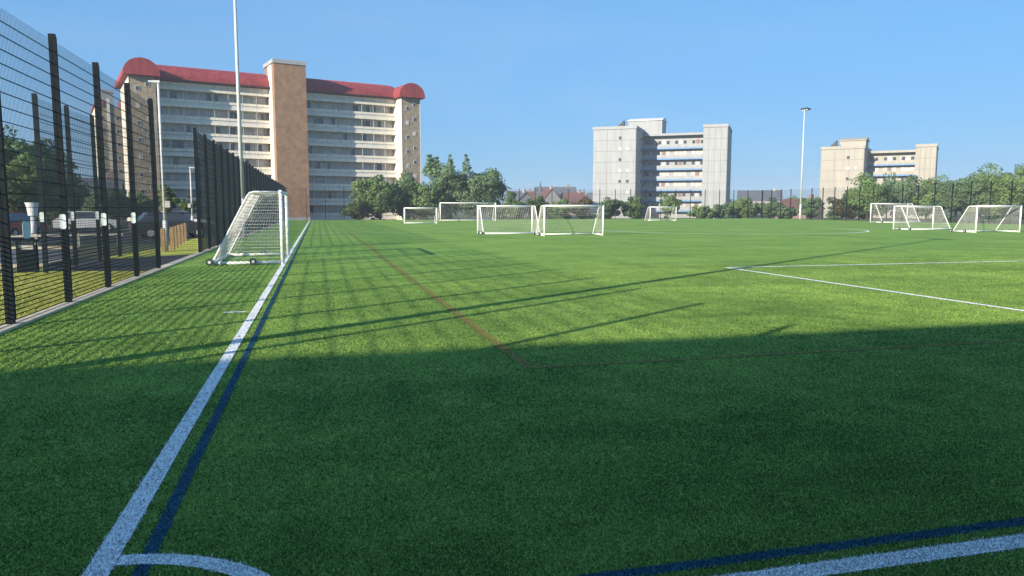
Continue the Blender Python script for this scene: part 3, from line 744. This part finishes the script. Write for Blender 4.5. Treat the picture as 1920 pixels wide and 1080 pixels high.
tree('bushy_tree', 'darker bushy tree behind the small far goal right of the sunlit bushy tree', at_px(765, 116), 8.0, 3.6, 3.5, 'dark', 8000, 0.22, 0.02, 70, group=GB)
tree('spiky_tree', 'tall spiky topped tree right of the red roofed slab block', at_px(842, 117), 9.9, 4.7, 4.0, 'blue', 11000, 0.22, 0.02, 95, group=GB, spike=0.15)
tree('round_tree', 'rounded tree with drooping right edge left of the distant rooftops', at_px(903, 116), 9.4, 4.6, 4.2, 'blue', 9500, 0.22, 0.03, 80, group=GB)
tree('leaning_shrub', 'yellowish low shrub at the foot of the slab block', at_px(672, 111), 4.3, 2.2, 2.0, 'light', 3000, 0.18, 0.02, 30, cat='shrub')
tree('bushy_tree', 'mid green bush filling the gap below the spiky topped tree', at_px(797, 114), 6.4, 3.2, 3.0, 'mid', 7000, 0.2, 0.0, 60, group=GB)
HG = 'hedge shrubs along the far fence'
for i, (px, Y, h_, rx, kd, lb) in enumerate([
    (965, 112, 5.0, 2.8, 'mid', 'green hedge shrub just right of the rounded tree'), (1005, 113, 4.1, 2.6, 'light', 'pale hedge shrub below the distant red rooftops'),
    (1050, 112, 4.2, 3.0, 'mid', 'hedge shrub behind the crossbar of the largest looking goal'), (1088, 114, 4.4, 2.4, 'brown', 'brownish hedge shrub left of the white tower block'),
    (1142, 112, 4.6, 3.0, 'dark', 'dark hedge shrub at the left foot of the white tower block'), (1185, 113, 4.5, 2.8, 'mid', 'green hedge shrub left of the goal before the white tower block'),
    (1318, 114, 3.1, 2.4, 'mid', 'low shrub at the right foot of the white tower block'), (1352, 116, 3.4, 2.8, 'dark', 'dark low shrub right of the white tower block'),
    (1395, 117, 4.6, 3.3, 'mid', 'broad shrub left of the slim floodlight mast'), (1440, 118, 4.4, 3.2, 'dark', 'dark broad shrub close left of the slim floodlight mast'),
    (1470, 116, 3.2, 2.4, 'dark', 'small dark shrub beside the slim floodlight mast'), (1518, 117, 4.8, 2.5, 'dark', 'dark upright shrub between the mast and the cream block'),
    (1572, 112, 3.2, 2.4, 'dark', 'dome shaped dark shrub at the foot of the cream block')]):
    tree('hedge_shrub', lb, at_px(px, Y), h_, rx, 2.2, kd, 3600, 0.2, 0.0, 34, cat='shrub', group=HG)
tree('small_tree', 'small cone shaped tree rising behind the goal before the white tower block', at_px(1256, 118), 5.6, 1.9, 1.9, 'mid', 3600, 0.2, 0.08, 34)
GR = 'trees on the right beyond the fence'
for px, Y, h_, rx, kd, lb in [
    (1625, 104, 7.9, 4.0, 'mid', 'left tree of the clump hiding the cream block'), (1690, 106, 8.6, 4.4, 'blue', 'tallest middle tree of the clump hiding the cream block'),
    (1735, 104, 7.4, 3.6, 'mid', 'right tree of the clump hiding the cream block'), (1790, 100, 8.2, 4.0, 'dark', 'dark tree just right of the cream block'),
    (1835, 98, 8.9, 4.2, 'blue', 'broad tree above the right edge goal'), (1880, 94, 9.1, 4.6, 'mid', 'tall tree right of the broad one above the right edge goal'),
    (1925, 92, 9.8, 4.6, 'mid', 'tallest tree cut by the right edge of the picture'), (1590, 109, 5.0, 2.6, 'brown', 'small brownish tree at the left of the right hand clump'),
    (1975, 88, 9.6, 4.6, 'blue', 'tree just outside the right edge of the picture')]:
    tree('leafy_tree', lb, at_px(px, Y), h_, rx, 4.0, kd, 9000, 0.2, 0.0, 75, group=GR)
GLF = 'trees on the left beyond the car park'
for px, Y, h_, rx, kd, lb in [(8, 74, 9.0, 4.4, 'blue', 'tall dark tree at the far left beyond the car park'), (52, 70, 8.2, 3.2, 'mid', 'mid green tree right of the tall dark tree at far left'),
    (30, 66, 5.4, 2.8, 'light', 'lower yellow green tree in front at the far left'), (90, 84, 7.2, 3.6, 'dark', 'dark tree behind the second fence posts at left'),
    (125, 96, 6.2, 3.4, 'dark', 'dark tree left of the pink house'), (-40, 70, 9.4, 4.2, 'mid', 'tree outside the left edge of the picture'),
    (205, 92, 4.6, 3.0, 'dark', 'low dark tree at the foot of the partly hidden block'), (262, 98, 4.0, 3.0, 'mid', 'low green tree at the foot of the slab block left wing')]:
    tree('leafy_tree', lb, at_px(px, Y, -0.1), h_, rx, 3.2, kd, 7500, 0.17, 0.02, 60, group=GLF)
tree('sapling', 'slim bright green sapling behind the timber bollards', at_px(318, 56, -0.05), 3.7, 0.8, 0.8, 'light', 1600, 0.09, 0.25, 22)
tree('sapling', 'smaller green sapling left of the first post of the receding fence', at_px(352, 58, -0.05), 2.9, 0.7, 0.7, 'light', 1300, 0.09, 0.2, 20)
# far wood beyond everything
wv = []; wt = []; wo_ = []
rw = np.random.default_rng(3)
for k in range(150):
    a = -25 + 80 * k / 149; p = head(a) * rw.uniform(330, 420)
    V, t, c, ow = foliage_data(900 + k, rw.uniform(6, 10), 6, 0.0, rw.uniform(5.5, 9.5), 260, 0.9, 14)
    wv.append(V + np.array([p.x, p.y, -0.9])); wt.append(t); wo_.append(ow)
o = link(bpy.data.objects.new('far_woodland', quad_mesh('far_woodland', np.concatenate(wv), np.concatenate(wt), LEAF['blue'], np.concatenate(wo_))))
tag(o, 'low belt of distant woodland along the horizon', 'woodland', kind='stuff')

# ------------------------------------------------------------------ distant houses
def house(label, px, dist, W, Dp, He, Hr, rz, wall, roof, chim=True, z=-0.85, group='distant houses on the horizon'):
    d = pix(px, 400); P = Vector((d.x, d.y, 0)).normalized() * dist
    root = empty('house', (P.x, P.y, z), rad(rz)); tag(root, label, 'house', group)
    wl2 = MB().prism([(0, 0), (Dp, 0), (Dp, He), (Dp/2, Hr), (0, He)], 'x', -W/2, W/2).build('wall', wall, root)
    rf = MB(); e = 0.3
    for s in (0, 1):
        a = (-e, He - 0.2) if s == 0 else (Dp + e, He - 0.2); b = (Dp/2, Hr + 0.12)
        rf.prism([a, b, (b[0], b[1] + 0.16), (a[0], a[1] + 0.16)], 'x', -W/2 - 0.2, W/2 + 0.2)
    ro = rf.build('roof', roof, root)
    if chim:
        MB().box(W*0.3, W*0.3 + 0.9, Dp/2 - 0.4, Dp/2 + 0.4, Hr - 0.6, Hr + 1.3).build('chimney', wall, ro)
    n = max(2, int(W / 2.6))
    for fl in (0.9, 3.6):
        if fl + 1.2 > He: continue
        for i in range(n):
            x = -W/2 + (i + 0.5) * W / n - 0.6
            wf = MB().box(x, x + 1.2, -0.06, 0, fl, fl + 1.25).build('window', M_FRAME, root)
            MB().box(x + 0.1, x + 1.1, -0.075, -0.058, fl + 0.1, fl + 1.15).build('pane', M_GLASS, wf)
    return root
for lb, px_, ds, W_, D_, He_, Hr_, rz_, wm, rm in [
    ('pale gabled house with slate roof at the left of the distant rooftops', 958, 255, 8, 7, 5.0, 7.6, -70, M_RENDERW, M_SLATE),
    ('distant house with red tiled roof left of the white gable', 978, 275, 10, 8, 5.2, 8.4, -12, M_PINK, M_TILE),
    ('distant small dark roofed house second in the row of rooftops', 995, 300, 9, 8, 5.6, 8.8, -60, M_PINK, M_SLATE),
    ('distant white gabled house in the middle of the rooftops', 1012, 285, 7, 7, 5.8, 9.6, -80, M_RENDERW, M_TILE),
    ('distant long house with dark slate roof', 1042, 310, 17, 9, 7.4, 11.0, -14, M_PINK, M_SLATE),
    ('distant brown house right of the long slate roof', 1066, 285, 8, 8, 5.4, 8.2, -40, M_PINK, M_TILE),
    ('distant low house second from the white tower block', 1082, 270, 8, 8, 4.6, 7.0, -15, M_PINK, M_TILE),
    ('distant house with a white end wall beside the white tower block', 1098, 300, 7, 7, 5.0, 8.4, -75, M_RENDERW, M_SLATE)]:
    house(lb, px_, ds, W_, D_, He_, Hr_, rz_, wm, rm)
house('distant pale house left of the slim floodlight mast', 1424, 300, 16, 9, 5.4, 9.0, -30, M_RENDERW, M_SLATE)
house('small brick house low beside the slim floodlight mast', 1482, 190, 8, 8, 2.4, 4.4, -65, M_PINK, M_TILE)
house('pink walled house seen through the left fence', 163, 118, 8.5, 8, 4.4, 6.0, 10, M_PINK, M_SLATE, z=-0.4)
sp = empty('church_spire', tuple(Vector((pix(1013, 400).x, pix(1013, 400).y, 0)).normalized() * 300 + Vector((0, 0, -0.9)))); tag(sp, 'thin dark distant spire above the rooftops', 'spire')
MB().box(-0.9, 0.9, -0.9, 0.9, 0, 8.4).build('tower', M_SLATE, sp); MB().tube([(0, 0, 8.4), (0, 0, 13.2)], 0.8, 6, 0.04).build('steeple', M_SLATE, sp)

# ------------------------------------------------------------------ left verge: bin, lamp columns, bollards, rail, tub, cars
def litter_bin():
    root = empty('litter_bin', (-7.45, 22.3, -0.03), rad(8)); tag(root, 'square dark litter bin on the verge by the road kerb', 'bin')
    MB().prism([(-0.22, -0.2), (0.22, -0.2), (0.22, 0.2), (-0.22, 0.2)], 'z', 0.04, 0.60).build('body', M_FENCE, root)
    for s in (-0.19, 0.19):
        for q in (-0.17, 0.17): MB().box(s-0.02, s+0.02, q-0.02, q+0.02, 0.60, 0.80).build('corner_post', M_FENCE, root)
    lid = MB(); lid.prism([(-0.25, -0.23), (0.25, -0.23), (0.25, 0.23), (-0.25, 0.23)], 'z', 0.80, 0.86); lid.prism([(-0.16, -0.15), (0.16, -0.15), (0.16, 0.15), (-0.16, 0.15)], 'z', 0.86, 0.91)
    lid.build('lid', M_FENCE, root)
    MB().box(-0.21, 0.21, -0.19, 0.19, 0.0, 0.04).build('base', M_DARK, root)
    MB().box(-0.17, 0.17, -0.15, 0.15, 0.60, 0.70).build('liner', M_NET, root)
litter_bin()
def lamp_column(label, loc, H, rz):
    root = empty('lamp_column', loc, rz); tag(root, label, 'lamp post', 'pale lamp columns by the car park')
    MB().tube([(0, 0, -0.05), (0, 0, 1.2)], 0.085, 12).build('base', M_GALV, root, True)
    MB().tube([(0, 0, 1.2), (0, 0, H)], 0.06, 12, 0.045).build('column', M_GALV, root, True)
    MB().prism([(-0.06, H), (0.34, H + 0.02), (0.34, H + 0.08), (-0.06, H + 0.10)], 'y', -0.08, 0.08).build('lantern', M_GALV, root)
    MB().box(-0.22, -0.05, -0.12, 0.12, 1.7, 1.95).build('sign_box', M_FRAME, root)
    return root
lamp_column('tall pale lamp column beside the timber bollards at the entrance', (-5.73, 31.5, -0.03), 6.4, rad(180))
p = along(361, 50); lamp_column('shorter pale lamp column left of the receding fence start', (p.x, 50, -0.03), 4.1, rad(0))
BG = 'timber bollards along the verge'
bol = None
for i, (bx, by) in enumerate(((304, 31.2), (321, 32.4), (327, 34.4), (334, 36.6), (340, 39.0), (346, 41.5))):
    loc = along(bx, by); loc = (loc.x, loc.y, -0.03)
    nm = ['timber bollard left of the tall lamp column', 'first timber bollard right of the tall lamp column', 'second timber bollard right of the tall lamp column', 'third timber bollard right of the tall lamp column', 'fourth timber bollard right of the tall lamp column', 'last timber bollard of the row farthest from the tall lamp column'][i]
    if bol is None:
        bol = empty('timber_bollard', loc)
        MB().box(-0.075, 0.075, -0.075, 0.075, 0, 0.85).build('post', M_TIMBER, bol)
        MB().prism([(-0.075, 0.85), (0.075, 0.85), (0.05, 0.92), (-0.05, 0.92)], 'y', -0.075, 0.075).build('chamfered_top', M_TIMBER, bol); b_ = bol
    else:
        b_ = copy_tree(bol); b_.location = loc
    tag(b_, nm, 'bollard', BG)
kr = empty('knee_rail', (-13.6, 36.6, -0.03), rad(14)); tag(kr, 'low pale timber knee rail along the far side of the road', 'rail')
for i in range(4): MB().box(i*1.6, i*1.6 + 0.12, -0.06, 0.06, 0, 0.55).build('post', M_CREAM, kr)
MB().box(-0.1, 5.05, -0.05, 0.05, 0.42, 0.52).build('rail', M_CREAM, kr)
tp = along(62, 42); tb = empty('ribbed_tub', (tp.x, 42, -0.03)); tag(tb, 'white ribbed tapered tub raised on a grey post in front of dark trees', 'tub')
tm = MB()
for z0, z1, r0, r1 in ((1.30, 1.50, 0.20, 0.22), (1.50, 1.74, 0.23, 0.25), (1.74, 1.95, 0.265, 0.31)):
    tm.tube([(0, 0, z0), (0, 0, z1)], r0, 18, r1)
tm.build('tub', M_GOAL, tb)
MB().tube([(0, 0, 0), (0, 0, 1.26)], 0.16, 12, 0.10).build('post', M_GALV, tb, True)
def car(label, loc, rz, paint):
    root = empty('parked_car', loc, rz); tag(root, label, 'car', 'cars parked beyond the left fence')
    # side outline (x along length), extruded and pinched towards the roof
    low = [(-2.1, 0.28), (2.05, 0.28), (2.1, 0.55), (2.0, 0.78), (1.05, 0.92), (-1.85, 0.98), (-2.08, 0.80)]
    b = MB().prism(low, 'y', -0.86, 0.86); body = b.build('body', paint, root)
    top0 = [(1.0, 0.92), (-1.8, 0.98)]; top1 = [(0.35, 1.42), (-1.35, 1.44)]
    c = MB(); y0, y1 = 0.82, 0.64
    vs = [(1.0, -y0, 0.92), (-1.8, -y0, 0.97), (-1.8, y0, 0.97), (1.0, y0, 0.92), (0.35, -y1, 1.40), (-1.35, -y1, 1.42), (-1.35, y1, 1.42), (0.35, y1, 1.40)]
    c.v = vs; c.f = [(0, 1, 5, 4), (1, 2, 6, 5), (2, 3, 7, 6), (3, 0, 4, 7), (0, 3, 2, 1), (4, 5, 6, 7)]
    c.build('windows', M_GLASS, root)
    MB().box(-1.36, 0.36, -0.65, 0.65, 1.40, 1.45).build('roof', paint, root)
    for x in (-1.25, 1.28):
        for y in (-0.80, 0.80):
            wq = MB().tube([(x, y - 0.10, 0.31), (x, y + 0.10, 0.31)], 0.31, 16).build('wheel', M_TYRE, root)
            MB().tube([(x, y - 0.105, 0.31), (x, y + 0.105, 0.31)], 0.19, 10).build('rim', M_GALV, wq)
    for y in (-0.6, 0.6):
        MB().box(2.02, 2.09, y - 0.18, y + 0.18, 0.60, 0.74).build('headlight', M_FRAME, root)
        MB().box(-2.10, -2.02, y - 0.16, y + 0.16, 0.66, 0.84).build('tail_light', M_ROOF, root)
    MB().box(-0.4, 0.4, 2.09, 2.11, 0.4, 0.5)
    return root
P_RED = mat('red_paint', (0.36, 0.03, 0.03), 0.3, 0.1, 2, spec=0.6); P_BLK = mat('black_paint', (0.05, 0.05, 0.06), 0.25, 0.1, 2, spec=0.6); P_WHT = mat('white_paint', (0.7, 0.7, 0.7), 0.3, 0.1, 2, spec=0.6)
q = along(20, 47); car('red car at the far left edge seen through the fence', (q.x, 47, -0.03), rad(80), P_RED)
q = along(322, 46); car('black car behind the timber bollards', (q.x, 46, -0.03), rad(20), P_BLK)
q = along(345, 57); car('white car behind the black car near the saplings', (q.x, 57, -0.03), rad(5), P_WHT)
q = along(165, 60); car('white car parked below the pink house', (q.x, 60, -0.03), rad(10), P_WHT)

# ------------------------------------------------------------------ thin morning haze
hm = bpy.data.materials.new('haze'); hm.use_nodes = True; hn = hm.node_tree
hn.nodes.remove(hn.nodes['Principled BSDF'])
hv = hn.nodes.new('ShaderNodeVolumePrincipled'); hv.inputs['Color'].default_value = (0.82, 0.90, 1.0, 1); hv.inputs['Density'].default_value = 0.00055
hn.links.new(hv.outputs[0], hn.nodes['Material Output'].inputs['Volume'])
hz = MB().box(-950, 950, -450, 950, -2.0, 30.5).build('haze', hm); tag(hz, 'thin pale morning haze in the air over the pitch', 'haze', kind='stuff')
